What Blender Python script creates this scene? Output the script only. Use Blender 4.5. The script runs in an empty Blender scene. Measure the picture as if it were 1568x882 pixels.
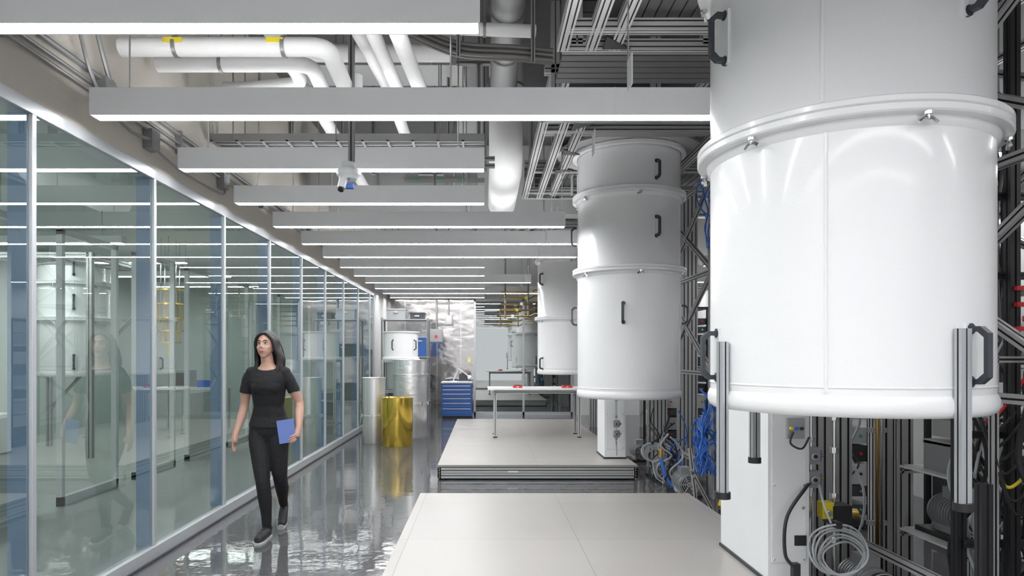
import bpy, bmesh, math, random
from mathutils import Vector, Matrix
random.seed(7)
scene = bpy.context.scene
try:
    scene.view_settings.view_transform = 'Standard'
    scene.view_settings.look = 'None'
except Exception:
    pass
COL = scene.collection

# ------------------------------------------------------------------ materials
def mat(name, col, rough=0.5, metal=0.0, bump=0.0, bscale=20.0, var=0.0, vscale=3.0, emit=None, estr=0.0, coat=0.0, rvar=0.0, stretch=None):
    m = bpy.data.materials.new(name); m.use_nodes = True
    nt = m.node_tree; b = nt.nodes['Principled BSDF']
    c = (col[0], col[1], col[2], 1)
    b.inputs['Base Color'].default_value = c
    b.inputs['Roughness'].default_value = rough
    b.inputs['Metallic'].default_value = metal
    if coat: b.inputs['Coat Weight'].default_value = coat; b.inputs['Coat Roughness'].default_value = 0.08
    tc = nt.nodes.new('ShaderNodeTexCoord')
    src = tc.outputs['Object']
    if stretch:
        mp = nt.nodes.new('ShaderNodeMapping'); mp.inputs['Scale'].default_value = stretch
        nt.links.new(src, mp.inputs['Vector']); src = mp.outputs['Vector']
    n = nt.nodes.new('ShaderNodeTexNoise'); n.inputs['Scale'].default_value = vscale
    n.inputs['Detail'].default_value = 4
    nt.links.new(src, n.inputs['Vector'])
    v = var if var else 0.04
    mx = nt.nodes.new('ShaderNodeMix'); mx.data_type = 'RGBA'
    mx.inputs['A'].default_value = tuple(max(0, x*(1-v)) for x in col)+(1,)
    mx.inputs['B'].default_value = tuple(min(1, x*(1+v)) for x in col)+(1,)
    nt.links.new(n.outputs['Fac'], mx.inputs['Factor'])
    nt.links.new(mx.outputs['Result'], b.inputs['Base Color'])
    if rvar:
        mr = nt.nodes.new('ShaderNodeMapRange')
        mr.inputs['To Min'].default_value = max(0.0, rough-rvar); mr.inputs['To Max'].default_value = rough+rvar
        nt.links.new(n.outputs['Fac'], mr.inputs['Value']); nt.links.new(mr.outputs['Result'], b.inputs['Roughness'])
    if bump:
        n2 = nt.nodes.new('ShaderNodeTexNoise'); n2.inputs['Scale'].default_value = bscale; n2.inputs['Detail'].default_value = 3
        nt.links.new(src, n2.inputs['Vector'])
        bp = nt.nodes.new('ShaderNodeBump'); bp.inputs['Strength'].default_value = bump; bp.inputs['Distance'].default_value = 0.02
        nt.links.new(n2.outputs['Fac'], bp.inputs['Height']); nt.links.new(bp.outputs['Normal'], b.inputs['Normal'])
    if emit:
        b.inputs['Emission Color'].default_value = (*emit, 1); b.inputs['Emission Strength'].default_value = estr
    return m

def glassmat(name, tint, ior, base, rough=0.0):
    m = bpy.data.materials.new(name); m.use_nodes = True
    nt = m.node_tree; nt.nodes.clear()
    o = nt.nodes.new('ShaderNodeOutputMaterial'); mx = nt.nodes.new('ShaderNodeMixShader')
    t = nt.nodes.new('ShaderNodeBsdfTransparent'); t.inputs['Color'].default_value = (*tint, 1)
    g = nt.nodes.new('ShaderNodeBsdfGlossy'); g.inputs['Roughness'].default_value = rough
    g.inputs['Color'].default_value = (0.93, 0.97, 0.96, 1)
    f = nt.nodes.new('ShaderNodeFresnel'); f.inputs['IOR'].default_value = ior
    a = nt.nodes.new('ShaderNodeMath'); a.operation = 'ADD'; a.use_clamp = True; a.inputs[1].default_value = base
    nt.links.new(f.outputs[0], a.inputs[0]); nt.links.new(a.outputs[0], mx.inputs[0])
    nt.links.new(t.outputs[0], mx.inputs[1]); nt.links.new(g.outputs[0], mx.inputs[2]); nt.links.new(mx.outputs[0], o.inputs[0])
    return m

M = {}
M['white'] = mat('white_powder_coat', (0.88,0.88,0.89), 0.28, bump=0.05, bscale=160, var=0.01, coat=0.25)
M['whitecab'] = mat('white_cabinet_paint', (0.76,0.77,0.78), 0.4)
M['black'] = mat('black_plastic', (0.018,0.018,0.02), 0.45)
M['darkgrey'] = mat('dark_handle_polymer', (0.045,0.05,0.06), 0.4)
M['alu'] = mat('anodised_aluminium', (0.50,0.495,0.495), 0.42, 0.25, var=0.05)
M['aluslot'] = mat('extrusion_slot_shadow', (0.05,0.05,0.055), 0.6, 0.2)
M['steel'] = mat('stainless_steel', (0.72,0.72,0.72), 0.22, 1.0)
M['cansteel'] = mat('brushed_can_steel', (0.80,0.80,0.80), 0.33, 0.85, bump=0.1, bscale=6, stretch=(1,1,0.3))
M['slat'] = mat('grey_slatted_panel', (0.15,0.147,0.15), 0.5, 0.2)
M['galv'] = mat('galvanised_steel', (0.30,0.30,0.30), 0.45, 0.6, var=0.12)
M['pipe'] = mat('white_pipe_insulation', (0.82,0.815,0.81), 0.65, bump=0.15, bscale=30, var=0.05)
M['duct'] = mat('duct_sheet_metal', (0.36,0.36,0.36), 0.45, 0.3, var=0.06)
M['hose'] = mat('grey_hose', (0.10,0.095,0.09), 0.5)
M['housing'] = mat('light_housing_paint', (0.84,0.84,0.85), 0.4)
M['lamp'] = mat('light_diffuser', (1,1,1), 0.5, emit=(0.985,0.99,1.0), estr=39.0)
M['topglow'] = mat('added_top_glow', (1,1,1), 0.5, emit=(0.98,0.99,1.0), estr=13.0)  # glowing fixture top, added to brighten the ceiling and pipes
M['lampcor'] = mat('adjacent_lab_fill_glow', (1,1,1), 0.5, emit=(0.95,1.0,0.98), estr=34.0)
M['beige'] = mat('painted_concrete_wall', (0.55,0.515,0.465), 0.8, bump=0.1, bscale=40, var=0.05)
M['ceil'] = mat('concrete_ceiling', (0.12,0.12,0.118), 0.9, bump=0.2, bscale=15, var=0.2)
M['plaster'] = mat('grey_plaster', (0.58,0.58,0.58), 0.7, var=0.05)
M['floor'] = mat('polished_grey_epoxy', (0.09,0.09,0.095), 0.06, bump=0.08, bscale=6, var=0.1, rvar=0.02)
M['floor2'] = mat('pale_corridor_floor', (0.46,0.48,0.46), 0.3, var=0.05)
M['mull'] = mat('blue_grey_mullion', (0.32,0.45,0.68), 0.4)
M['frame'] = mat('satin_aluminium_frame', (0.50,0.52,0.54), 0.35, 0.4)
M['glass'] = glassmat('partition_glass', (0.80,0.88,0.85), 1.65, 0.12)
M['glass2'] = glassmat('rear_window_glass', (0.50,0.60,0.56), 1.7, 0.42)
M['gold'] = mat('gold_plated', (0.93,0.66,0.12), 0.18, 1.0, bump=0.15, bscale=5, stretch=(1,1,0.4))
M['mylar'] = mat('mylar_foil', (0.86,0.86,0.87), 0.30, 0.88, bump=0.4, bscale=7, stretch=(1,1,2))
M['stainwall'] = mat('crinkled_stainless_wall', (0.50,0.48,0.47), 0.12, 1.0, bump=1.0, bscale=1.2, stretch=(1,1,1.6))
M['blue'] = mat('blue_enamel', (0.03,0.11,0.36), 0.35)
M['bluelt'] = mat('blue_cable', (0.03,0.14,0.55), 0.45)
M['red'] = mat('red_plastic', (0.65,0.03,0.03), 0.4)
M['yellow'] = mat('yellow_plastic', (0.80,0.64,0.03), 0.4)
M['brass'] = mat('brass_pipe', (0.75,0.50,0.16), 0.3, 1.0)
M['tabletop'] = mat('white_laminate', (0.74,0.74,0.74), 0.35)
M['skin'] = mat('skin', (0.46,0.28,0.215), 0.55)
M['shirt'] = mat('black_tshirt', (0.009,0.009,0.011), 0.85, bump=0.3, bscale=30)
M['trouser'] = mat('black_trousers', (0.010,0.010,0.012), 0.8, bump=0.3, bscale=25)
M['hair'] = mat('dark_hair', (0.010,0.007,0.006), 0.55, bump=0.4, bscale=60, stretch=(1,1,0.15))
M['shoe'] = mat('dark_sneaker', (0.02,0.02,0.022), 0.6)
M['sole'] = mat('pale_shoe_sole', (0.4,0.4,0.4), 0.6)
M['lip'] = mat('lips', (0.34,0.10,0.10), 0.4)
M['eye'] = mat('eye_white', (0.6,0.56,0.53), 0.3)
M['notebook'] = mat('blue_notebook_cover', (0.12,0.18,0.45), 0.5)
M['paper'] = mat('paper', (0.8,0.8,0.78), 0.8)
M['greycable'] = mat('grey_cable', (0.42,0.44,0.46), 0.5)
M['green'] = mat('green_tag', (0.10,0.30,0.15), 0.5)
M['panelbox'] = mat('grey_electrical_box', (0.35,0.36,0.37), 0.4, 0.3)
M['dim'] = mat('adjacent_lab_wall_paint', (0.44,0.50,0.48), 0.5, var=0.06)
M['dimdark'] = mat('adjacent_lab_dark_panel', (0.10,0.13,0.14), 0.15)

def deckmat():
    m = mat('beige_deck_panels', (0.35,0.332,0.312), 0.33, var=0.09, vscale=2.0, stretch=(0.5,2.5,1), rvar=0.08)
    nt = m.node_tree; b = nt.nodes['Principled BSDF']
    src = b.inputs['Base Color'].links[0].from_socket
    tc = nt.nodes.new('ShaderNodeTexCoord')
    br = nt.nodes.new('ShaderNodeTexBrick'); br.offset = 0.0
    br.inputs['Scale'].default_value = 1.0; br.inputs['Brick Width'].default_value = 1.22; br.inputs['Row Height'].default_value = 1.22
    br.inputs['Mortar Size'].default_value = 0.003
    br.inputs['Color1'].default_value = (1,1,1,1); br.inputs['Color2'].default_value = (0.93,0.93,0.93,1); br.inputs['Mortar'].default_value = (0.6,0.6,0.6,1)
    nt.links.new(tc.outputs['Object'], br.inputs['Vector'])
    mx = nt.nodes.new('ShaderNodeMix'); mx.data_type = 'RGBA'; mx.blend_type = 'MULTIPLY'; mx.inputs['Factor'].default_value = 1
    nt.links.new(src, mx.inputs['A']); nt.links.new(br.outputs['Color'], mx.inputs['B'])
    nt.links.new(mx.outputs['Result'], b.inputs['Base Color'])
    return m
M['deck'] = deckmat()

# ------------------------------------------------------------------ mesh builder
class MB:
    def __init__(s): s.v=[]; s.f=[]; s.fm=[]; s.fs=[]; s.mats=[]
    def mi(s, m):
        if m not in s.mats: s.mats.append(m)
        return s.mats.index(m)
    def add(s, vs, fs, m, smooth=False):
        o = len(s.v); s.v += [Vector(p) for p in vs]; k = s.mi(m)
        for f in fs:
            s.f.append([i+o for i in f]); s.fm.append(k); s.fs.append(smooth)
    def box(s, x0,x1,y0,y1,z0,z1, m, rot=None, pivot=None):
        vs=[Vector(p) for p in [(x0,y0,z0),(x1,y0,z0),(x1,y1,z0),(x0,y1,z0),(x0,y0,z1),(x1,y0,z1),(x1,y1,z1),(x0,y1,z1)]]
        if rot is not None:
            c = Vector(pivot) if pivot else Vector(((x0+x1)/2,(y0+y1)/2,(z0+z1)/2))
            vs=[c+rot@(p-c) for p in vs]
        s.add(vs,[(0,3,2,1),(4,5,6,7),(0,1,5,4),(1,2,6,5),(2,3,7,6),(3,0,4,7)],m)
    def rings(s, rings, m, smooth=True, caps=True, loop=False):
        n=len(rings[0]); vs=[p for r in rings for p in r]; fs=[]
        R=len(rings)
        for i in range(R if loop else R-1):
            a=i*n; b=((i+1)%R)*n
            for j in range(n):
                k=(j+1)%n; fs.append((a+j,a+k,b+k,b+j))
        s.add(vs,fs,m,smooth)
        if caps and not loop:
            s.add(rings[0],[tuple(reversed(range(n)))],m); s.add(rings[-1],[tuple(range(n))],m)
    def tube(s, pts, r, m, seg=10, sub=0, caps=True):
        pts=[Vector(p) for p in pts]
        rs = r if isinstance(r,(list,tuple)) else [r]*len(pts)
        if sub:
            np_=[]; nr=[]
            for i in range(len(pts)-1):
                p0=pts[max(i-1,0)];p1=pts[i];p2=pts[i+1];p3=pts[min(i+2,len(pts)-1)]
                for k in range(sub):
                    t=k/sub
                    np_.append(0.5*((2*p1)+(p2-p0)*t+(2*p0-5*p1+4*p2-p3)*t*t+(3*p1-p0-3*p2+p3)*t**3)); nr.append(rs[i]*(1-t)+rs[i+1]*t)
            np_.append(pts[-1]); nr.append(rs[-1]); pts=np_; rs=nr
        up=None; rings=[]
        for i,p in enumerate(pts):
            if i==0: t=pts[1]-p
            elif i==len(pts)-1: t=p-pts[i-1]
            else: t=(pts[i+1]-p).normalized()+(p-pts[i-1]).normalized()
            if t.length<1e-9: t=Vector((0,0,1))
            t.normalize()
            if up is None:
                up=Vector((0,0,1)) if abs(t.z)<0.9 else Vector((1,0,0))
            a=t.cross(up)
            if a.length<1e-6: a=t.orthogonal()
            a.normalize(); b=a.cross(t).normalized(); up=b
            rings.append([p+a*(rs[i]*math.cos(2*math.pi*j/seg))+b*(rs[i]*math.sin(2*math.pi*j/seg)) for j in range(seg)])
        s.rings(rings,m,True,caps)
    def cyl(s,p0,p1,r,m,seg=20,r2=None): s.tube([p0,p1],[r,r if r2 is None else r2],m,seg)
    def lathe(s,c,prof,m,seg=96,smooth=True,cap0=False,cap1=False):
        c=Vector(c); rings=[[c+Vector((r*math.cos(2*math.pi*j/seg),r*math.sin(2*math.pi*j/seg),z)) for j in range(seg)] for r,z in prof]
        s.rings(rings,m,smooth,False)
        if cap0: s.add(rings[0],[tuple(reversed(range(seg)))],m)
        if cap1: s.add(rings[-1],[tuple(range(seg))],m)
    def ell(s,c,r,m,seg=20,rg=12,rot=None):
        c=Vector(c); vs=[]; fs=[]
        for i in range(rg+1):
            th=math.pi*i/rg
            for j in range(seg):
                ph=2*math.pi*j/seg
                p=Vector((r[0]*math.sin(th)*math.cos(ph),r[1]*math.sin(th)*math.sin(ph),r[2]*math.cos(th)))
                if rot is not None: p=rot@p
                vs.append(c+p)
        for i in range(rg):
            for j in range(seg):
                k=(j+1)%seg; fs.append((i*seg+j,(i+1)*seg+j,(i+1)*seg+k,i*seg+k))
        s.add(vs,fs,m,True)
    def beam(s,p0,p1,w,h,m=None,up=(0,0,1),nw=1,nh=1,g=0.010):
        """slotted aluminium extrusion"""
        m=m or M['alu']; p0=Vector(p0);p1=Vector(p1);t=(p1-p0).normalized();up=Vector(up)
        a=t.cross(up)
        if a.length<1e-4: a=t.cross(Vector((0,1,0)))
        a.normalize(); b=a.cross(t).normalized()
        prof=[];flag=[]
        def side(ax,ay,bx,by,n,nx,ny):
            L=math.hypot(bx-ax,by-ay); dx=(bx-ax)/L; dy=(by-ay)/L
            prof.append((ax,ay)); flag.append(0)
            for k in range(n):
                c=L*(k+0.5)/n
                for (u,d,fl) in ((c-g/2,0,1),(c-g/2,0.012,1),(c+g/2,0.012,1),(c+g/2,0,0)):
                    prof.append((ax+dx*u-nx*d, ay+dy*u-ny*d)); flag.append(fl)
        W=w/2;H=h/2
        side(-W,-H,W,-H,nw,0,-1); side(W,-H,W,H,nh,1,0); side(W,H,-W,H,nw,0,1); side(-W,H,-W,-H,nh,-1,0)
        r0=[p0+a*x+b*y for x,y in prof]; r1=[p1+a*x+b*y for x,y in prof]; n=len(prof)
        for j in range(n):
            k=(j+1)%n
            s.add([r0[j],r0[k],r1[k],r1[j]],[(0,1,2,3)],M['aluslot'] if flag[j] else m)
        s.add(r0,[tuple(reversed(range(n)))],m); s.add(r1,[tuple(range(n))],m)
    def obj(s,name,bevel=0.0,parent=None):
        xs=[p.x for p in s.v];ys=[p.y for p in s.v];zs=[p.z for p in s.v]
        o=Vector(((min(xs)+max(xs))/2,(min(ys)+max(ys))/2,min(zs)))
        me=bpy.data.meshes.new(name)
        me.from_pydata([tuple(p-o) for p in s.v],[],s.f)
        for m in s.mats: me.materials.append(m)
        me.polygons.foreach_set('material_index',s.fm); me.polygons.foreach_set('use_smooth',s.fs)
        bm=bmesh.new(); bm.from_mesh(me)
        bmesh.ops.remove_doubles(bm,verts=bm.verts,dist=1e-5)
        bmesh.ops.recalc_face_normals(bm,faces=bm.faces)
        for e in bm.edges:
            if len(e.link_faces)==2 and e.calc_face_angle(0)>0.6: e.smooth=False
        bm.to_mesh(me); bm.free(); me.update()
        ob=bpy.data.objects.new(name,me); ob.location=o; COL.objects.link(ob)
        if bevel:
            bv=ob.modifiers.new('bevel','BEVEL'); bv.width=bevel; bv.segments=2; bv.limit_method='ANGLE'; bv.angle_limit=math.radians(50)
        return ob
def rz(a): return Matrix.Rotation(a,3,'Z')

XL=-2.44; CZ=4.8; XR=4.6; YB=17.2; YF=-3.5; XA=-8.4
# ------------------------------------------------------------------ shell
b=MB(); b.box(XL-0.05,XR,YF,YB,-0.1,0,M['floor']); b.obj('floor')
b=MB(); b.box(XA,XL-0.05,YF,YB,-0.1,0,M['floor2']); b.obj('floor_adjacent_lab')
b=MB(); b.box(XL-0.15,XR,YF,YB+4,CZ,CZ+0.15,M['ceil']); b.obj('ceiling')
b=MB(); b.box(XL-0.15,XL,YF,15.1,2.87,CZ,M['beige']); b.box(XL-0.15,XL,15.1,YB,0,CZ,M['plaster']); b.obj('wall_left')
b=MB(); b.box(XR,XR+0.1,YF,YB,0,CZ,M['plaster']); b.obj('wall_right')
b=MB(); b.box(-2.59,-0.27,YB,YB+0.1,0,3.2,M['stainwall']); b.box(-2.59,XR+.1,YB,YB+0.1,3.2,CZ,M['plaster'])
b.box(2.2,XR+.1,YB,YB+0.1,0,3.2,M['plaster'])
for x in (-2.0,-1.2,-0.6): b.box(x,x+0.012,YB-0.006,YB,0,3.2,M['steel'])
b.box(-2.44,-.27,YB-0.006,YB,1.95,1.965,M['steel'])
b.obj('wall_back')
b=MB(); b.box(-0.27,2.2,YB+3.9,YB+4,0,CZ,M['dim']); b.box(-0.27,2.2,YB+.1,YB+3.9,-0.1,0,M['floor2'])
b.box(-.37,-.27,YB+.1,YB+4,0,CZ,M['dim']); b.box(2.2,2.3,YB+.1,YB+4,0,CZ,M['dim']); b.obj('wall_rear_room')
b=MB(); b.box(XL,XR,10.8,11.15,3.72,CZ,M['plaster']); b.obj('trim_ceiling_beam')
# adjacent lab beyond the glass
b=MB()
b.box(XA-.1,XA,YF,YB,0,3.6,M['dim']); b.box(XA,XL-.15,YB,YB+.1,0,3.6,M['dim'])
b.obj('wall_adjacent_lab')
b=MB(); b.box(XA,XL-0.15,YF,YB,3.5,3.6,M['dim']); b.obj('ceiling_adjacent_lab')
b=MB()
for i in range(11):
    y=1.0+i*1.45
    for yy in (y,y+1.0): b.box(-4.25,-4.19,yy,yy+.05,0,2.75,M['whitecab'])
    b.box(-4.25,-4.19,y,y+1.05,2.70,2.76,M['whitecab']); b.box(-4.25,-4.19,y,y+1.05,0,.09,M['whitecab'])
    if i%3==0: b.box(-4.235,-4.21,y+.05,y+1.0,.09,.95,M['dim'])
b.obj('trim_inner_screen_frames')
for i in range(8):  # assumed fixtures, added to brighten the room seen through the glass
    b=MB(); y=1.5+i*2.0
    b.box(-7.6,-5.0,y-.06,y+.06,3.05,3.15,M['housing']); b.box(-7.59,-5.01,y-.05,y+.05,3.04,3.05,M['lampcor'])
    for x in (-7.3,-5.3): b.cyl((x,y,3.15),(x,y,3.5),.008,M['steel'],6)
    b.obj('adjacent_lab_fill_light')
for y in (4.2,7.0,13.5):
    b=MB(); b.box(-6.6,-5.2,y,y+.7,.82,.86,M['tabletop'])
    for x in (-6.55,-5.29):
        for yy in (y+.04,y+.62): b.box(x,x+.04,yy,yy+.04,0,.82,M['alu'])
    b.box(-6.3,-5.9,y+.15,y+.55,.86,1.2,M['panelbox']); b.box(-6.27,-5.93,y+.14,y+.15,.9,1.15,M['black'])
    b.box(-5.75,-5.45,y+.2,y+.5,.86,1.0,M['bluelt'])
    b.obj('adjacent_lab_bench')
# opened cryostat insert: gold-plated plates hanging on rods
b=MB(); cx,cy=-5.45,11.9
for z,r in ((2.62,.30),(2.38,.28),(2.14,.25),(1.92,.22),(1.72,.18)):
    b.lathe((cx,cy,0),[(.01,z-.012),(r,z-.012),(r,z+.012),(.01,z+.012)],M['gold'],40)
for z0,z1,r in ((2.38,3.5,.24),(2.14,2.38,.22),(1.92,2.14,.19),(1.72,1.92,.15)):
    for k in range(6):
        a=k*math.pi/3+z0; b.cyl((cx+r*math.cos(a),cy+r*math.sin(a),z0),(cx+r*math.cos(a),cy+r*math.sin(a),z1),.009,M['brass'] if z1<3 else M['steel'],8)
for k in range(18):
    a=k*math.pi/9; b.tube([(cx+.1*math.cos(a),cy+.1*math.sin(a),2.6),(cx+.13*math.cos(a+.2),cy+.13*math.sin(a+.2),2.3),(cx+.1*math.cos(a),cy+.1*math.sin(a),2.0),(cx+.08*math.cos(a),cy+.08*math.sin(a),1.74)],.004,M['brass'],6,4)
b.cyl((cx,cy,1.5),(cx,cy,1.72),.06,M['gold'],20)
b.obj('opened_cryostat_insert')

# glass partition
ms=[3.70+1.36*k for k in range(-5,9)]
b=MB()
for y in ms:
    b.box(XL-0.12,XL-0.012,y-0.025,y+0.025,0.10,2.80,M['mull'])
    b.box(XL-0.012,XL+0.012,y-0.018,y+0.018,0.10,2.80,M['frame'])
b.box(XL-0.12,XL+0.03,YF,15.1,0,0.10,M['frame'])
b.box(XL+0.03,XL+0.045,YF,15.1,0,0.02,M['darkgrey'])
b.box(XL-0.12,XL+0.012,YF,15.1,2.80,2.87,M['frame'])
b.box(XL-0.12,XL+0.012,15.04,15.1,0.1,2.8,M['frame'])
b.obj('window_frame_partition',bevel=0.003)
for k,(y0,y1) in enumerate(zip([YF]+ms,ms+[15.05])):
    if y1-y0<0.1: continue
    b=MB(); b.add([(XL-0.005,y0+.02,0.1),(XL-0.005,y1-.02,0.1),(XL-0.005,y1-.02,2.8),(XL-0.005,y0+.02,2.8)],[(0,1,2,3)],M['glass']); b.obj('window_%d'%(k+1))
b=MB(); b.add([(-.25,YB,0.08),(2.2,YB,0.08),(2.2,YB,2.85),(-.25,YB,2.85)],[(0,1,2,3)],M['glass2']); b.obj('window_rear')
b=MB()
for x in (-.27,0.95,2.16): b.box(x,x+0.05,YB-0.04,YB+0.06,0,2.9,M['frame'])
b.box(-.27,2.2,YB-.04,YB+.06,0,.08,M['frame']); b.box(-.27,2.2,YB-.04,YB+.06,2.85,3.2,M['plaster'])
b.obj('window_frame_rear')

# ------------------------------------------------------------------ ceiling lights
def fixture(x0,x1,y,rods):
    b=MB(); z=2.905
    b.box(x0,x1,y-.055,y-.048,z,z+.16,M['housing']); b.box(x0,x1,y+.048,y+.055,z,z+.16,M['housing'])
    b.box(x0,x0+.008,y-.048,y+.048,z,z+.16,M['housing']); b.box(x1-.008,x1,y-.048,y+.048,z,z+.16,M['housing'])
    b.box(x0+.008,x1-.008,y-.048,y+.048,z+.004,z+.02,M['lamp'])
    b.box(x0+.008,x1-.008,y-.048,y+.048,z+.13,z+.15,M['topglow'])
    if x1>.9: b.box(.76,.766,y-.057,y+.057,z-.001,z+.161,M['housing'])
    for x in rods:
        b.cyl((x,y,z+.15),(x,y,CZ),.006,M['steel'],6)
        b.cyl((x,y,z+.15),(x,y,z+.18),.014,M['steel'],8)
    b.obj('linear_pendant_light')
for n in range(-3,13):  # negative indices are unseen fixtures, added as fill from the camera side
    y=4.06+1.155*(n-1) if n!=0 else 2.95
    x1={1:1.55,4:.88,5:1.32,6:1.32,9:.90,11:1.4,0:-.02,-1:.4,-2:3.4,-3:3.4}.get(n,0.0)
    fixture(-2.31,x1,y,(-2.1,-0.2) if x1<.87 else (-2.1,-.2,.85))
for n in range(-1,12):  # unseen aisle row, its near end added to brighten the front cryostat
    fixture(3.45,4.45,2.4+1.2*n,(3.6,4.3))

# ------------------------------------------------------------------ platforms
def platform(x0,x1,y0,y1,edge_front):
    b=MB()
    b.box(x0,x1,y0,y1,0.155,0.18,M['deck'])
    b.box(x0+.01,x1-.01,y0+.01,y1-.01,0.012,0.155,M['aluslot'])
    for z in (0.05,0.115):
        b.beam((x0,y0+.02,z),(x1,y0+.02,z),.04,.06); b.beam((x0+.02,y0,z),(x0+.02,y1,z),.04,.06)
        b.beam((x1-.02,y0,z),(x1-.02,y1,z),.04,.06); b.beam((x0,y1-.02,z),(x1,y1-.02,z),.04,.06)
    x=x0+.1
    while x<x1:
        for y in (y0+.1,y1-.1): b.cyl((x,y,0),(x,y,.03),.03,M['black'],10)
        x+=.8
    if edge_front: b.box(.28,.40,y0-.004,y0,.09,.11,M['paper'])
    b.obj('raised_platform')
platform(-.615,1.95,-1.6,6.57,False)
platform(-.565,1.84,8.25,14.2,True)

# ------------------------------------------------------------------ cryostats
def cryostat(cx,cy,zb,R,ups,lows,seam,legs,top=3.8,zf=2.43,zf2=3.26,ztop_handle=2.9,zl=1.5):
    b=MB(); c=(cx,cy,0)
    def pt(phi,r,z): return Vector((cx+r*math.sin(phi),cy-r*math.cos(phi),z))
    prof=[(0.02,zb+.03),(R*.93,zb+.03),(R*.96,zb),(R*.98,zb-.004),(R+.004,zb+.006),(R+.012,zb+.025),(R+.012,zb+.055),(R+.004,zb+.075),(R,zb+.08),(R,zf-.06)]
    b.lathe(c,prof,M['white'],cap0=True)
    for z,fr in ((zf,1.105),(zf2,1.105)):
        F=R*fr
        b.lathe(c,[(R,z-.07),(R+.012,z-.055),(R+.018,z-.035),(F-.006,z-.032),(F,z-.026),(F,z-.004),(F-.004,z),(F-.012,z+.001),(F-.004,z+.003),(F,z+.007),(F,z+.026),(F-.006,z+.032),(R+.01,z+.034),(R,z+.05)],M['white'])
        for k in range(6):
            ph=math.radians(60*k)
            p=pt(ph,F+.004,z); t=Vector((math.cos(ph),math.sin(ph),0)); o=Vector((math.sin(ph),-math.cos(ph),0))
            q=p-o*.022+Vector((0,0,-.032))
            b.cyl(q,q+Vector((0,0,-.03)),.008,M['steel'],8)
            b.cyl(q+Vector((0,0,-.002)),q+Vector((0,0,-.014)),.018,M['steel'],10)
            q=q+Vector((0,0,-.026))
            b.tube([q-t*.034+Vector((0,0,-.016)),q-t*.014,q+t*.014,q+t*.034+Vector((0,0,-.016))],.008,M['steel'],6)
    b.lathe(c,[(R,zf+.05),(R,zf2-.07)],M['white'])
    b.lathe(c,[(R,zf2+.05),(R,top)],M['white'])
    for ph,z0,z1 in ((seam,zb+.09,zf-.07),(seam-.02,zf+.05,zf2-.07),(seam+.5,zf2+.05,top)):
        b.tube([pt(ph,R,z0),pt(ph,R,z1)],.008,M['white'],8)
    b.lathe(c,[(R,zb+.104),(R+.004,zb+.110),(R,zb+.116)],M['white'])
    def handle(phi,z,h=.2):
        o=Vector((math.sin(phi),-math.cos(phi),0)); t=Vector((math.cos(phi),math.sin(phi),0)); U=Vector((0,0,1))
        base=pt(phi,R,z)
        cpl=base+o*.002
        b.box(cpl.x-.028,cpl.x+.028,cpl.y-.008,cpl.y+.006,z-h/2-.02,z+h/2+.02,M['white'],rot=rz(phi))
        path=[base+U*(h/2)-o*.0,base+U*(h/2)+o*.045,base+U*(h/2-.025)+o*.072,base+U*(-h/2+.025)+o*.072,base-U*(h/2)+o*.045,base-U*(h/2)]
        rings=[]
        for i,p in enumerate(path):
            if i in(0,1): n=U
            elif i==2: n=(U+o).normalized()
            elif i==3: n=(o-U).normalized()
            else: n=-U
            if i in (1,): n=(U*1.6+o).normalized()
            if i in (4,): n=(o-U*1.6).normalized()
            rings.append([p+t*.014+n*.010,p-t*.014+n*.010,p-t*.014-n*.012,p+t*.014-n*.012])
        b.rings(rings,M['darkgrey'],False,True)
        for sg in (1,-1):
            q=base+U*(sg*h/2); b.cyl(q-o*.01,q+o*.012,.022,M['darkgrey'],10)
    for ph in lows: handle(math.radians(ph),zl)
    for ph in ups: handle(math.radians(ph),ztop_handle); 
    for ph in ups: handle(math.radians(ph),zf2+.2,.18)
    for ph,z0,z1 in legs:
        ph=math.radians(ph); p0=pt(ph,R+.024,z0); p1=pt(ph,R+.024,z1)
        b.beam(p0,p1,.05,.03,M['frame'],up=(math.sin(ph),-math.cos(ph),0),g=.006)
        b.cyl(p0,p0+Vector((0,0,-.03)),.034,M['black'],14)
    b.lathe(c,[(R+.01,top-.04),(R+.06,top-.035),(R+.06,top),(0.05,top)],M['white'])
    return b.obj('cryostat')
R=.57
cryostat(1.63,3.13,1.265,R,(-80,20,140),(-88,21,140),math.radians(-33),[(-79,.90,1.56),(15,.95,1.60),(-163,.95,1.30)],top=3.76)
cryostat(1.63,7.77,1.03,R,(-103,18,137),(-107,-17,73,163),math.radians(60),[],top=3.76,zl=1.95,ztop_handle=2.86)
cryostat(1.57,12.9,1.15,R,(-60,60,180),(-60,60,180),math.radians(60),[],top=3.76,zl=1.35,zf=2.18)
cryostat(-6.4,10.7,1.18,.50,(30,150,-90),(30,150,-90),math.radians(60),[],top=2.9,zl=1.4,zf=2.05,zf2=2.6,ztop_handle=2.3)
b=MB()
for x in (-7.2,-5.75):
    for y in (10.0,11.35): b.beam((x,y,0),(x,y,3.0),.08,.08)
for y in (10.0,11.35): b.beam((-7.2,y,2.96),(-5.75,y,2.96),.08,.08)
for x in (-7.2,-6.4,-5.75): b.beam((x,10.0,2.95),(x,11.35,2.95),.08,.08)
b.beam((-7.2,11.35,.6),(-5.75,11.35,2.2),.045,.045)
b.obj('cryostat_support_frame')

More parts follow.
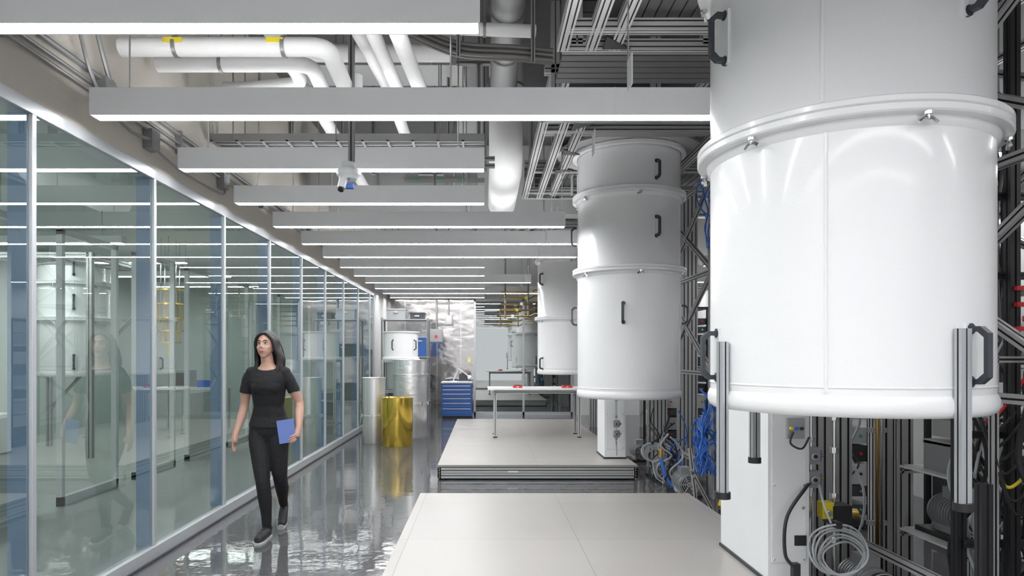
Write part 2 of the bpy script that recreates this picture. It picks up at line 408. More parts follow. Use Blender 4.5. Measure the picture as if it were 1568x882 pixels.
# ------------------------------------------------------------------ support frames
def support(yc,x0=.56,x1=3.3):
    b=MB(); y0=yc-1.35; y1=yc+1.8; z=3.72
    for x in (x0,x0+.2): 
        b.beam((x,y0,z),(x,y1,z),.08,.08,nw=2,nh=2)
    b.beam((x0+.1,y0,z+.45),(x0+.1,y1,z+.45),.08,.08)
    for y in (y0,y1,y0+.3,y1-.3):
        b.beam((x0,y,z+.001),(x1,y,z+.001),.08,.078,nw=2,nh=2)
    for x in (1.63-.7,1.63+.7,x1): b.beam((x,y0,z+.003),(x,y1,z+.003),.08,.08,nw=2,nh=2)
    for y in (yc-.72,yc+.72): b.beam((x0,y,z+.08),(x1,y,z+.08),.08,.08,nw=2,nh=2)
    for y in (y0,y1): b.beam((x0,y,z+.45),(x1,y,z+.45),.08,.08)
    for (x,y) in ((x0+.1,y0),(x0+.1,y1),(x1,y0),(x1,y1),(1.6,y0),(1.6,y1)): b.beam((x,y,z),(x,y,CZ),.08,.08)
    x=x0+.28
    while x<x1-.1:
        if not(1.63-.45<x<1.63+.45):
            b.box(x,x+.075,y0+.04,y1-.04,z+.125,z+.145,M['slat'])
        else:
            b.box(x,x+.075,yc+.62,y1-.04,z+.125,z+.145,M['slat']); b.box(x,x+.075,y0+.04,yc-.62,z+.125,z+.145,M['slat'])
        x+=.085
    for k in range(5): b.box(x0,x1,y1+.04,y1+.06,z+.10+k*.085,z+.175+k*.085,M['slat'])
    b.lathe((1.63,yc,0),[(.40,z+.045),(.80,z+.045),(.80,z+.075),(.40,z+.075)],M['alu'])
    for (x,y,sx,sy) in ((x0+.28,y1-.04,1,-1),(x0+.28,y0+.04,1,1),(x0+.28,yc+.3,1,1),(x0+.28,yc-.3,1,-1),(1.55,y1-.34,1,-1)):
        zz=z-.04
        b.add([(x,y,zz),(x+.2*sx,y,zz),(x,y+.2*sy,zz),(x,y,zz+.012),(x+.2*sx,y,zz+.012),(x,y+.2*sy,zz+.012)],[(0,1,2),(3,4,5),(0,1,4,3),(1,2,5,4),(2,0,3,5)],M['black'])
    zt=z-.04
    b.beam((2.33,yc+1.5,0),(2.33,yc+1.5,zt),.26,.08,M['alu'],up=(0,1,0),nw=5,nh=2,g=.014)
    b.beam((2.74,yc+1.5,0),(2.74,yc+1.5,zt),.26,.08,M['alu'],up=(0,1,0),nw=5,nh=2,g=.014)
    b.beam((2.42,yc-.55,0),(2.42,yc-.55,zt),.08,.16,M['alu'],up=(0,1,0),nw=2,nh=4)
    b.beam((x1,yc-.55,0),(x1,yc-.55,zt),.08,.08,nw=2,nh=2); b.beam((x1,yc+1.5,0),(x1,yc+1.5,zt),.08,.08,nw=2,nh=2)
    for X in (2.42,x1):
        for z0,z1_ in ((1.3,2.4),(2.4,3.4)) if X<3 else ((.3,1.3),(1.3,2.4),(2.4,3.4)):
            b.beam((X,yc-.5,z0),(X,yc+1.45,z1_),.045,.045); b.beam((X,yc-.5,z1_),(X,yc+1.45,z0),.045,.045)
        for zz in (.3,1.3,2.4,3.4): b.beam((X,yc-.5,zz),(X,yc+1.45,zz),.045,.045)
    for zz in (1.3,2.4,3.4):
        b.beam((2.42,yc-.55,zz),(x1,yc-.55,zz),.045,.045); b.beam((2.33,yc+1.5,zz),(x1,yc+1.5,zz),.045,.045)
    b.beam((2.42,yc-.55,1.3),(x1,yc-.55,2.4),.045,.045); b.beam((x1,yc-.55,1.3),(2.42,yc-.55,2.4),.045,.045)
    b.beam((2.42,yc-.55,2.4),(x1,yc-.55,3.4),.045,.045)
    b.obj('cryostat_support_frame')
support(3.13); support(7.77); 
support(12.9)
b=MB()
for k in range(7): b.box(.60,3.2,5.05+k*.11,5.05+k*.11+.09,3.80,3.83,M['slat'])
for x in (.7,1.9,3.0):
    b.beam((x,4.99,3.86),(x,6.3,3.86),.06,.06); b.cyl((x,5.5,3.89),(x,5.5,CZ),.012,M['steel'],8)
b.obj('slatted_ceiling_panel')

# ------------------------------------------------------------------ gas cabinets (white columns)
def column(x0,x1,y0,y1,h=2.9,plate=False):
    b=MB(); b.box(x0,x1,y0,y1,.20,h,M['whitecab']); b.box(x0-.01,x1+.01,y0-.01,y1+.01,.18,.20,M['black'])
    b.box(x0+.02,x1-.02,y0-.006,y0,.3,1.2,M['whitecab'])
    for z in (.32,1.18,.75):
        for x in (x0+.035,x1-.035): b.cyl((x,y0-.01,z),(x,y0-.005,z),.006,M['steel'],8)
    b.cyl((x0+.2,y0-.012,.62),(x0+.2,y0-.005,.62),.012,M['steel'],12)
    if plate:
        b.box(x0+.10,x0+.20,y0-.03,y0-.006,1.02,1.14,M['panelbox'])
        for i,mm in enumerate(('yellow','bluelt','black')): b.cyl((x0+.12+.03*i,y0-.045,1.08),(x0+.12+.03*i,y0-.03,1.08),.010,M[mm],10)
        b.tube([(x0+.13,y0-.04,1.06),(x0+.10,y0-.07,1.0),(x0+.16,y0-.08,.97),(x0+.22,y0-.04,1.03)],.006,M['black'],8,5)
        b.box(x0+.15,x0+.22,y0-.012,y0-.006,.40,.46,M['black'])
    b.obj('gas_handling_cabinet',bevel=.004)
column(1.64,1.88,3.97,4.76,plate=True); column(1.53,1.80,8.75,9.3)

def valve(name,x,y,z,s=1.0,pipe_top=1.3,body='steel'):
    b=MB()
    for k in range(2):
        zz=z-k*.14*s
        b.box(x-.04*s,x+.04*s,y-.04*s,y+.04*s,zz-.05*s,zz+.05*s,M['panelbox'])
        b.box(x+.04*s,x+.05*s,y-.03*s,y+.03*s,zz-.035*s,zz+.035*s,M['blue'])
        b.cyl((x,y-.04*s,zz),(x,y-.062*s,zz),.024*s,M['steel'],16)
        b.cyl((x,y-.062*s,zz),(x,y-.066*s,zz),.012*s,M['black'],12)
        b.cyl((x+.05*s,y,zz),(x+.075*s,y,zz),.012*s,M['brass'],12)
    b.cyl((x,y,z-.25*s),(x,y,pipe_top),.012*s,M['steel'],12)
    for q in (z+.08*s,z+.3*s,z-.22*s): b.cyl((x,y,q),(x,y,q+.03*s),.022*s,M['steel'],6)
    b.tube([(x,y,z-.25*s),(x+.01,y+.04,z-.35*s),(x+.03,y+.12,z-.45*s)],.012*s,M['steel'],10,4)
    return b.obj(name,bevel=.002)
valve('gas_line_valve',1.96,4.12,.90,1.0,2.8)
valve('gas_line_valve',1.62,8.45,.66,.9,.98)

def coil(name,cx,cy,cz,r,m,n=5,tilt=0.3,cr=.006,tails=()):
    b=MB()
    for k in range(n):
        rr=r*(1-.07*k+random.uniform(-.03,.03)); pts=[]
        for j in range(29):
            a=2*math.pi*j/28
            pts.append((cx+rr*math.cos(a)+.01*k,cy+.015*math.sin(3*a+k)+.008*k+tilt*.2*math.sin(a)*rr,cz+rr*math.sin(a)*.85-.012*k))
        b.tube(pts,cr,m,7)
    for t in tails: b.tube(t,cr,m,7,6)
    b.box(cx-.015,cx+.015,cy-.02,cy+.05,cz+r*.72,cz+r*.92,M['black'])
    b.obj(name)
coil('cable_coil',2.0,3.88,.40,.17,M['greycable'],6,tails=[[(1.96,3.88,.55),(1.93,3.9,.65),(1.96,4.02,.74)],[(1.9,3.88,.3),(1.99,3.88,.21),(2.2,3.88,.01)]])
coil('cable_coil',1.98,8.1,.36,.13,M['greycable'],5,cr=.008,tails=[[(1.98,8.1,.25),(2.0,8.0,.08),(2.1,8.0,.01)]])
b=MB(); b.tube([(1.92,4.05,.74),(1.84,3.93,.74),(1.72,3.9,.58),(1.70,3.88,.38),(1.74,3.86,.30),(1.75,3.85,.19)],.010,M['black'],8,8)
b.box(1.73,1.77,3.84,3.88,.185,.33,M['black']); b.obj('control_cable')
b=MB(); b.cyl((2.14,4.2,.02),(2.14,4.2,2.8),.014,M['steel'],12)
for z in (.35,.62,.9,1.1): b.cyl((2.14,4.2,z),(2.14,4.2,z+.04),.026,M['steel'],6)
b.box(2.02,2.09,4.10,4.17,.52,.62,M['yellow']); b.box(2.08,2.2,4.10,4.22,.48,.60,M['black']); b.cyl((2.2,4.16,.54),(2.26,4.16,.54),.03,M['brass'],14)
b.cyl((2.05,4.10,.56),(2.05,4.07,.56),.02,M['steel'],12)
b.obj('vacuum_valve',bevel=.003)
b=MB()
b.tube([(2.52,4.4,0.0),(2.52,4.4,2.6)],.011,M['brass'],10); b.tube([(2.56,4.42,0.0),(2.56,4.42,2.6)],.009,M['steel'],10)
for z in (.4,1.0,1.5): b.box(2.48,2.60,4.43,4.46,z,z+.03,M['alu'])
b.obj('gas_pipe')

def pump(x,y,z,s=1.0):
    b=MB()
    b.box(x-.13*s,x+.13*s,y-.02,y+.4*s,z,z+.03,M['black'])
    b.cyl((x,y+.02,z+.14*s),(x,y+.34*s,z+.14*s),.095*s,M['panelbox'],28)
    for k in range(10):
        yy=y+.08*s+k*.025*s; b.cyl((x,yy,z+.14*s),(x,yy+.008*s,z+.14*s),.107*s,M['panelbox'],28)
    b.cyl((x,y-.0,z+.14*s),(x,y+.03,z+.14*s),.10*s,M['black'],28)
    for r in (.025,.045,.065,.085,.1):
        pts=[(x+r*s*math.cos(a*math.pi/12),y-.004,z+.14*s+r*s*math.sin(a*math.pi/12)) for a in range(25)]
        b.tube(pts,.004*s,M['alu'],6)
    for a in range(6):
        an=a*math.pi/3; b.cyl((x,y-.005,z+.14*s),(x+.1*s*math.cos(an),y-.005,z+.14*s+.1*s*math.sin(an)),.004*s,M['alu'],6)
    b.cyl((x,y-.01,z+.14*s),(x,y,z+.14*s),.022*s,M['panelbox'],14)
    b.box(x-.05*s,x+.05*s,y+.12*s,y+.26*s,z+.22*s,z+.3*s,M['panelbox'])
    b.box(x-.08*s,x-.05*s,y+.05*s,y+.3*s,z+.02,z+.08*s,M['panelbox']); b.box(x+.05*s,x+.08*s,y+.05*s,y+.3*s,z+.02,z+.08*s,M['panelbox'])
    b.obj('vacuum_pump')
def cart(x0,x1,y0,y1,levels,h):
    b=MB()
    for x in (x0,x1):
        for y in (y0,y1): b.beam((x,y,0),(x,y,h),.04,.04)
    for z in levels:
        b.box(x0-.01,x1+.01,y0-.01,y1+.01,z-.012,z,M['tabletop'])
        for y in (y0,y1): b.beam((x0,y,z-.033),(x1,y,z-.033),.04,.04)
    b.obj('equipment_shelf')
cart(2.66,3.16,3.85,4.4,(.40,.80,1.2),1.3)
pump(2.86,3.95,.40); pump(2.3,3.95,.0,1.0); pump(2.8,3.4,.0,1.0)
b=MB(); b.box(2.72,2.95,3.95,4.25,.80,.98,M['panelbox']); b.box(2.74,2.93,3.945,3.95,.83,.95,M['black']); b.cyl((2.8,3.94,.87),(2.8,3.95,.87),.02,M['steel'],12); b.box(2.72,2.95,3.94,4.26,.96,.985,M['alu']); b.obj('pump_controller',bevel=.004)
b=MB(); b.box(2.75,3.05,3.95,4.3,1.20,1.34,M['whitecab']); 
for i in range(4): b.cyl((2.79+.07*i,3.94,1.27),(2.79+.07*i,3.955,1.27),.018,(M['red'],M['bluelt'],M['yellow'],M['black'])[i],12)
b.obj('valve_control_unit',bevel=.004)
b=MB()
for x,y,z0,z1 in ((2.42,3.50,0,1.22),(2.22,3.05,0,.93),(2.63,3.42,0,3.66)):
    b.beam((x,y,z0),(x,y,z1),.05,.05,M['black'],up=(0,1,0))
    b.box(x-.06,x+.06,y-.06,y+.06,0,.015,M['black'])
b.beam((2.42,3.5,.9),(2.22,3.05,.9),.03,.03,M['black'])
for z in (.55,1.1,1.9,2.3): b.beam((2.42 if z<1.2 else 2.55,3.46,z),(3.0,3.46,z),.035,.035,M['black'])
for z in (1.62,1.74,1.82): b.box(2.62,2.68,3.37,3.395,z,z+.022,M['red'])
b.cyl((2.66,3.39,1.68),(2.70,3.37,1.68),.015,M['red'],12)
b.obj('lift_guide_post')
def tangle(name,x0,x1,y0,y1,z0,z1,n,mats,r=(.005,.012),hang=True):
    b=MB()
    for k in range(n):
        m=random.choice(mats); p=[]
        x=random.uniform(x0,x1); y=random.uniform(y0,y1); zt=random.uniform(z0+.5*(z1-z0),z1)
        N=6
        for j in range(N):
            t=j/(N-1)
            p.append((min(x1,max(x0,x+random.uniform(-.12,.12))),min(y1,max(y0,y+random.uniform(-.1,.1))),zt+(z0-zt)*t))
        b.tube(p,random.uniform(*r),m,7,6)
    b.obj(name)
K_=M['black']; G_=M['greycable']
tangle('cable_bundle',2.50,2.95,3.5,3.8,0.01,1.7,24,[K_,K_,K_,K_,K_,G_])
tangle('cable_bundle',2.50,2.75,2.8,3.2,0.01,2.8,16,[K_,K_,K_,G_],(.008,.016))
tangle('blue_cable_bundle',2.17,2.33,6.85,7.15,0.3,1.2,18,[M['bluelt'],M['bluelt'],M['blue']],(.006,.01))
tangle('blue_cable_bundle',2.2,2.34,7.0,7.2,2.6,3.6,4,[M['bluelt']],(.005,.008))
tangle('cable_bundle',2.0,2.3,7.3,8.4,0.01,1.0,14,[K_,G_,M['bluelt'],K_,K_],(.006,.012))
tangle('cable_bundle',2.5,3.0,4.8,5.85,0.01,1.6,12,[K_,G_,K_],(.006,.014))
tangle('cable_bundle',3.1,3.25,3.3,4.5,0.8,3.4,14,[K_,K_,K_,M['hose']],(.008,.02))
b=MB()
for i in range(8):
    y=3.22+.03*i; z=.85+.06*i
    b.tube([(2.42,y,z+.1),(2.50,y+.01,z-.10),(2.60,y,z-.03),(2.72,y+.02,z+.12)],.008,(K_,K_,M['yellow'],K_,K_,K_,K_,M['red'])[i],8,6)
b.beam((2.42,3.26,0),(2.42,3.26,1.5),.03,.03); b.beam((2.73,3.26,0),(2.73,3.26,1.5),.03,.03); b.beam((2.42,3.26,1.48),(2.73,3.26,1.48),.03,.03)
b.obj('cable_loop_stand')
pump(2.15,7.2,0,1.0); pump(2.15,8.2,0,1.0); pump(2.2,9.6,0,1.0)
b=MB(); b.tube([(1.98,7.7,.35),(2.02,7.65,.15),(2.1,7.6,.04),(2.25,7.5,.03)],.02,M['bluelt'],10,8); b.cyl((1.98,7.7,.35),(1.98,7.7,.45),.025,M['brass'],12); b.obj('blue_hose')
b=MB(); b.box(2.25,2.36,6.5,6.56,.05,.2,M['yellow'],rot=Matrix.Rotation(.3,3,'Y')); b.box(2.24,2.37,6.49,6.57,0.0,.03,M['black']); b.obj('yellow_caution_marker')
b=MB(); b.beam((2.05,6.62,.0),(1.98,6.62,.6),.03,.03); b.beam((2.2,6.62,0.0),(1.99,6.62,.4),.03,.03); b.obj('aluminium_brace')

def rack(x0,x1,y0,y1,h):
    b=MB()
    for x in (x0+.02,x1-.02):
        for y in (y0+.02,y1-.02): b.box(x-.02,x+.02,y-.02,y+.02,0,h,M['black'])
    b.box(x0,x1,y0,y1,h-.03,h,M['black']); b.box(x0,x1,y0,y1,0.02,.08,M['black'])
    z=.12
    while z<h-.2:
        hh=random.choice((.09,.14,.18))
        fm=random.choice((M['panelbox'],M['black'],M['darkgrey'],M['alu']))
        b.box(x0+.04,x1-.04,y0+.03,y1-.05,z,z+hh,fm)
        for k in range(4):
            x=x0+.1+k*(x1-x0-.2)/3; b.cyl((x,y0+.03,z+hh/2),(x,y0+.015,z+hh/2),.012,random.choice((M['steel'],M['red'],M['green'],M['black'])),8)
        z+=hh+random.choice((.015,.03,.07))
    b.obj('equipment_rack')
rack(2.75,3.35,5.9,6.6,2.1); rack(2.6,3.25,9.9,10.7,2.2); rack(2.7,3.2,11.0,11.7,2.1); rack(3.65,4.3,5.0,5.7,2.0)

# ------------------------------------------------------------------ rear-left objects
def can(name,x,y,r,h,m,rings=(),z0=0.0,lid=None):
    b=MB()
    prof=[(.02,z0),(r-.004,z0),(r,z0+.006)]
    for q in rings: prof+= [(r,q-.012),(r+.014,q-.010),(r+.014,q+.010),(r,q+.012)]
    prof+=[(r,z0+h-.012),(r+.012,z0+h-.01),(r+.012,z0+h),(r-.02,z0+h),(r-.03,z0+h-.01),(.02,z0+h-.01)]
    b.lathe((x,y,0),prof,m,64,cap0=True,cap1=True)
    for k in range(8):
        a=k*math.pi/4; 
        for q in rings[:1]: b.box(x+(r+.012)*math.cos(a)-.012,x+(r+.012)*math.cos(a)+.012,y+(r+.012)*math.sin(a)-.012,y+(r+.012)*math.sin(a)+.012,q-.03,q+.03,M['steel'],rot=rz(a))
    b.tube([(x+r*.999*math.cos(-2.2),y+r*.999*math.sin(-2.2),z0+.02),(x+r*.999*math.cos(-2.2),y+r*.999*math.sin(-2.2),z0+h-.02)],.004,m,6)
    return b.obj(name)
can('gold_radiation_shield',-1.46,11.45,.26,.80,M['gold'],())
can('steel_radiation_shield',-1.90,11.75,.19,1.12,M['cansteel'],(.47,))
can('foil_wrapped_shield',-1.37,12.65,.315,1.42,M['mylar'],(.62,1.15))
b=MB(); x,y=-1.66,13.6
b.lathe((x,y,0),[(.02,1.42),(.37,1.42),(.37,1.45),(.34,1.47),(.34,1.93),(.37,1.945),(.37,1.965),(.02,1.97)],M['white'],64)
for a in (-.6,-1.9,.8,2.2):
    px,py=x+.34*math.cos(a),y+.34*math.sin(a); b.tube([(px,py,1.6),(px+.05*math.cos(a),py+.05*math.sin(a),1.63),(px+.05*math.cos(a),py+.05*math.sin(a),1.77),(px,py,1.8)],.012,M['darkgrey'],8)
for sx in (-.33,.33):
    for sy in (-.33,.33): b.beam((x+sx,y+sy,0),(x+sx,y+sy,1.42),.05,.05)
for z in (.15,.8,1.39):
    for sg in (-.33,.33): b.beam((x-.33,y+sg,z),(x+.33,y+sg,z),.045,.045); b.beam((x+sg,y-.33,z),(x+sg,y+.33,z),.045,.045)
b.lathe((x,y,0),[(.02,.83),(.28,.83),(.28,1.38),(.02,1.38)],M['cansteel'],48)
b.obj('parked_cryostat_can')
b=MB()
for x in (-2.2,-1.22):
    for y in (14.7,15.1): b.beam((x,y,0),(x,y,2.3),.04,.04,M['panelbox'])
for z in (.5,1.45,2.25): b.box(-2.22,-1.2,14.68,15.12,z,z+.025,M['panelbox'])
for (x0,x1,z0,z1,mm) in ((-1.52,-1.24,1.475,1.88,'blue'),(-2.1,-1.6,1.475,1.75,'black'),(-2.1,-1.7,2.275,2.5,'panelbox'),(-1.6,-1.3,2.275,2.42,'darkgrey'),(-2.1,-1.5,.525,.9,'darkgrey')):
    b.box(x0,x1,14.72,15.08,z0,z1,M[mm]); b.box(x0-.012,x1+.012,14.708,15.092,z1-.03,z1,M[mm]); b.box((x0+x1)/2-.05,(x0+x1)/2+.05,14.70,14.72,z1-.09,z1-.06,M['steel'])
b.obj('storage_shelf_with_crates',bevel=.003)

b=MB(); x0,x1,y0,y1=-1.02,-.30,16.2,16.75
b.box(x0,x1,y0,y1,.06,.84,M['blue']); b.box(x0+.02,x1-.02,y0+.03,y1,0,.06,M['black'])
zs=[.10,.26,.39,.50,.61,.71,.80]
for k in range(6):
    b.box(x0+.02,x1-.02,y0-.012,y0,zs[k],zs[k+1]-.015,M['blue']); b.box(x0+.03,x1-.03,y0-.024,y0-.012,zs[k+1]-.035,zs[k+1]-.018,M['alu'])
b.box(x0-.01,x1+.01,y0-.02,y1,.84,.87,M['tabletop']); b.obj('blue_tool_cabinet',bevel=.003)
b=MB(); b.cyl((-.75,16.45,.87),(-.75,16.45,.89),.09,M['whitecab'],20); b.tube([(-.75,16.45,.89),(-.62,16.45,1.18),(-.38,16.43,1.0)],.014,M['whitecab'],8); b.cyl((-.38,16.43,1.01),(-.34,16.42,.95),.04,M['whitecab'],14,.065); b.obj('desk_lamp')
b=MB(); b.box(-.62,-.36,16.4,16.6,.87,.885,M['panelbox']); b.box(-.62,-.36,16.6,16.61,.885,1.05,M['black'],rot=Matrix.Rotation(-.25,3,'X')); b.obj('laptop')
b=MB(); b.box(-1.37,-1.05,YB-.14,YB,1.82,2.15,M['panelbox']); b.box(-1.35,-1.07,YB-.15,YB-.14,1.84,2.13,M['panelbox']); b.box(-1.24,-1.17,YB-.16,YB-.15,1.93,2.0,M['red']); b.cyl((-1.2,YB-.06,2.15),(-1.2,YB-.06,CZ),.02,M['galv'],8); b.obj('electrical_disconnect_box',bevel=.004)
b=MB(); b.box(-.98,-.80,YB-.14,YB,2.25,2.5,M['panelbox']); b.box(-.96,-.82,YB-.15,YB-.14,2.27,2.48,M['alu']); b.cyl((-.9,YB-.06,2.5),(-.9,YB-.06,CZ),.016,M['galv'],8); b.obj('electrical_disconnect_box',bevel=.004)
b=MB(); b.box(-.42,-.34,YB-.04,YB,1.3,1.45,M['yellow']); b.box(-.41,-.35,YB-.045,YB-.04,1.33,1.42,M['paper']); b.obj('warning_sign')

b=MB(); x0,x1,y0,y1=.05,1.62,10.9,11.6
b.box(x0,x1,y0,y1,.945,.975,M['tabletop'])
for x in (x0+.12,x1-.1):
    for y in (y0+.1,y1-.1):
        b.beam((x,y,.23),(x,y,.945),.045,.045); b.cyl((x,y,.18),(x,y,.23),.012,M['steel'],8); b.cyl((x,y,.18),(x,y,.195),.035,M['black'],12)
    b.beam((x,y0+.1,.91),(x,y1-.1,.91),.045,.045)
for y in (y0+.1,y1-.1): b.beam((x0+.12,y,.91),(x1-.1,y,.91),.045,.045)
b.obj('lab_workbench')
for x,w in ((.46,.15),(1.25,.17)):
    b=MB(); b.box(x,x+w,11.05,11.2,.975,1.01,M['red']); b.box(x+.02,x+w-.02,11.06,11.19,1.01,1.02,M['black']); b.box(x+w*.4,x+w*.6,11.03,11.05,.985,1.0,M['steel']); b.obj('red_tool_tray',bevel=.004)
b=MB()
for k in range(5):
    z=2.35+.13*k
    b.tube([(.35,14.9,z),(1.0,14.9,z),(1.1,14.95,z+.05),(1.35,15.0,z+.05)],.018,M['brass'],8)
    b.cyl((.6+.1*k,14.88,z),(.6+.1*k,14.82,z),.035,M['yellow'] if k%2 else M['steel'],10)
for x in (.45,.95): b.cyl((x,14.92,2.3),(x,14.92,CZ),.02,M['galv'],8)
b.obj('gas_manifold')

# ------------------------------------------------------------------ ceiling services
def pipe(name,pts,r,m,hang=(),seg=20,sub=0,bands=()):
    b=MB(); b.tube(pts,r,m,seg,sub)
    for (x,y,z) in hang:
        b.cyl((x,y,z),(x,y,CZ),.007,M['galv'],6)
        b.cyl((x-.012,y,z),(x+.012,y,z),r+.008,M['galv'],18)
    for (x0,x1,y,z) in bands: b.box(x0,x1,y-r-.004,y-r+.012,z-.016,z+.016,M['yellow'])
    b.obj(name)
def bend(a,bp,c,rad,n=6):
    a=Vector(a);bp=Vector(bp);c=Vector(c);u=(a-bp).normalized();w=(c-bp).normalized()
    s=bp+u*rad;e=bp+w*rad;return [s*(1-t)**2+bp*2*t*(1-t)+e*t*t for t in [i/n for i in range(n+1)]]
def path(pts,rad):
    out=[Vector(pts[0])]
    for i in range(1,len(pts)-1): out+=bend(pts[i-1],pts[i],pts[i+1],rad)
    return out+[Vector(pts[-1])]
P='insulated_pipe'
pipe(P,path([(-2.36,4.45,3.50),(-1.02,4.45,3.50),(-1.02,5.4,3.44),(-1.02,5.4,3.7)],.12),.06,M['pipe'],[(-2.0,4.45,3.5),(-1.3,4.45,3.5)],bands=[(-2.06,-1.94,4.45,3.52),(-1.4,-1.29,4.45,3.52)])
pipe(P,path([(-2.36,4.95,3.60),(-1.25,4.95,3.60),(-1.25,5.6,3.5)],.12),.055,M['pipe'],[(-1.9,4.95,3.6)])
pipe(P,path([(-2.36,4.15,3.72),(-.9,4.15,3.72),(-.8,5.6,3.72),(-.8,8,3.72)],.14),.055,M['pipe'],[(-1.5,4.15,3.72)])
pipe(P,[(-.66,2.2,3.5),(-.48,5.4,3.52)],.055,M['pipe'],[(-.58,3.6,3.51)])
pipe(P,[(-.82,2.4,3.62),(-.68,5.6,3.60)],.05,M['pipe'],[(-.76,3.8,3.61)])
pipe(P,path([(-1.9,4.7,3.85),(-1.55,4.7,3.85),(-1.4,5.3,3.6),(-2.2,5.5,3.6)],.1),.055,M['pipe'],[(-1.8,4.7,3.85)])
pipe(P,[(-2.0,5.2,4.05),(.4,5.4,4.05)],.05,M['pipe'],[(-1.2,5.27,4.05),(0,5.37,4.05)])
pipe(P,path([(-2.2,3.5,4.2),(-1.7,3.6,4.1),(-1.7,5.9,4.1),(-.3,5.9,4.1)],.15),.075,M['pipe'],[(-1.7,4.6,4.1)])
pipe(P,path([(-2.2,5.8,3.75),(-1.5,5.8,3.75),(-1.5,8.6,3.6)],.12),.06,M['pipe'],[(-1.9,5.8,3.75)])
b=MB(); b.tube(path([(.24,7.7,CZ),(.24,7.7,3.62),(.24,9.6,3.62)],.3),.19,M['pipe'],28)
for z in (4.5,4.2): b.cyl((.24,7.7,z),(.24,7.7,z+.02),.2,M['galv'],28)
b.obj('round_duct')
b=MB(); b.tube([(-.16,7.9,CZ),(-.16,7.9,3.95)],.16,M['pipe'],24); b.cyl((-.16,7.9,3.93),(-.16,7.9,3.97),.18,M['galv'],24); b.obj('round_duct')
b=MB(); b.tube([(.18,3.6,4.35),(.2,7.3,4.35)],.14,M['duct'],24); 
for y in (4,4.8,5.6,6.4,7.2): b.cyl((.19,y,4.35),(.19,y+.03,4.35),.155,M['galv'],24)
for y in (4.4,6.8): b.cyl((.19,y,4.45),(.19,y,CZ),.008,M['galv'],6)
b.obj('round_duct')
def rduct(x0,x1,y0,y1,z0,z1):
    b=MB(); b.box(x0,x1,y0,y1,z0,z1,M['duct'])
    x=x0
    while x<=x1: b.box(x-.012,x+.012,y0-.02,y1+.02,z0-.02,z1+.02,M['galv']); x+=.9
    for x in (x0+.3,x1-.3): b.cyl((x,y0-.01,z0),(x,y0-.01,CZ),.006,M['galv'],6); b.cyl((x,y1+.01,z0),(x,y1+.01,CZ),.006,M['galv'],6)
    b.obj('rectangular_duct')
rduct(-2.3,-.1,9.0,9.6,3.72,4.1); rduct(-1.9,-.2,6.5,7.0,4.25,4.6)
b=MB(); 
for k in range(3): b.box(-.95+k*.3,-.85+k*.3,8.97,8.975,3.775,3.80,M['green'])
b.box(-1.05,0,8.975,8.979,3.76,3.82,M['galv']); b.obj('duct_label_strip')
b=MB()
for k in range(6):
    dz=.035*(k%3); dy=.05*(k//3)
    b.tube([(-.75,5.0+dy,3.95+dz),(-.4,5.0+dy,3.78+dz),(-.15,5.0+dy,3.70+dz),(.2,5.0+dy,3.68+dz),(.5,5.02+dy,3.66+dz)],.016,M['hose'],8,8)
b.beam((-.19,4.96,3.66),(-.19,4.96,CZ),.03,.03,M['galv'])
b.beam((.35,4.96,3.62),(.35,4.96,CZ),.03,.03,M['galv'])
b.obj('hose_bundle')
b=MB()
for y in (6.0,6.28): b.box(-2.42,0,y,y+.02,3.37,3.44,M['galv'])
x=-2.4
while x<0: b.box(x,x+.02,6.0,6.3,3.372,3.385,M['galv']); x+=.22
for k in range(4): b.tube([(-2.42,6.06+k*.05,3.40),(-1,6.08+k*.05,3.40),(0,6.05+k*.05,3.40)],.012,M['hose'] if k%2 else M['greycable'],8,4)
for x in (-2.2,-1.3,-.4):
    for y in (6.0,6.3): b.cyl((x,y,3.38),(x,y,CZ),.006,M['galv'],6)
b.obj('cable_tray')
b=MB()
for z in (3.35,3.42): b.beam((-2.36,6.7,z),(0.1,6.7,z),.04,.04,M['galv'])
for x in (-1.9,-.35,0): b.beam((x,6.72,3.3),(x,6.72,4.22 if x<-.2 else CZ),.04,.04,M['galv'])
b.obj('strut_rail')
b=MB(); b.beam((-.97,5.0,2.88),(-.97,5.0,CZ),.042,.042,M['galv'],up=(0,1,0))
b.beam((-1.15,5.0,3.42),(-.8,5.0,3.42),.04,.04,M['galv'])
b.lathe((-.99,4.99,0),[(.01,2.78),(.06,2.78),(.085,2.81),(.085,2.84),(.05,2.87),(.05,2.9),(.01,2.9)],M['whitecab'],32)
b.cyl((-1.02,4.96,2.78),(-1.03,4.93,2.70),.03,M['whitecab'],14); b.cyl((-1.03,4.93,2.70),(-1.033,4.92,2.685),.022,M['black'],14)
b.box(-1.01,-.95,4.95,5.0,2.71,2.74,M['bluelt']); b.obj('ceiling_camera_sensor')
b=MB(); X0=XL+.004
for z,r in ((3.12,.012),(3.17,.012),(3.24,.018)):
    b.tube([(XL+.03,-1,z),(XL+.03,12,z)],r,M['galv'],8)
for y in range(0,12,1): b.box(X0,XL+.05,y+.4,y+.43,3.09,3.27,M['galv'])
for (y,z) in ((4.35,3.18),(4.95,3.05),(6.3,3.1),(8.2,3.12)):
    b.box(X0,XL+.07,y-.06,y+.06,z-.07,z+.07,M['galv'])
b.tube([(XL+.05,3.9,3.9),(XL+.08,3.95,3.5),(XL+.06,4.2,3.15),(XL+.05,4.6,3.02),(XL+.05,4.95,3.05)],.012,M['galv'],8,8)
b.tube([(XL+.05,4.1,4.2),(XL+.07,4.15,3.6),(XL+.06,4.35,3.25)],.016,M['galv'],8,8)
b.tube([(XL+.05,4.95,3.0),(XL+.05,5.4,2.95),(XL+.06,6.2,2.96),(XL+.05,6.3,3.05)],.01,M['galv'],8,8)
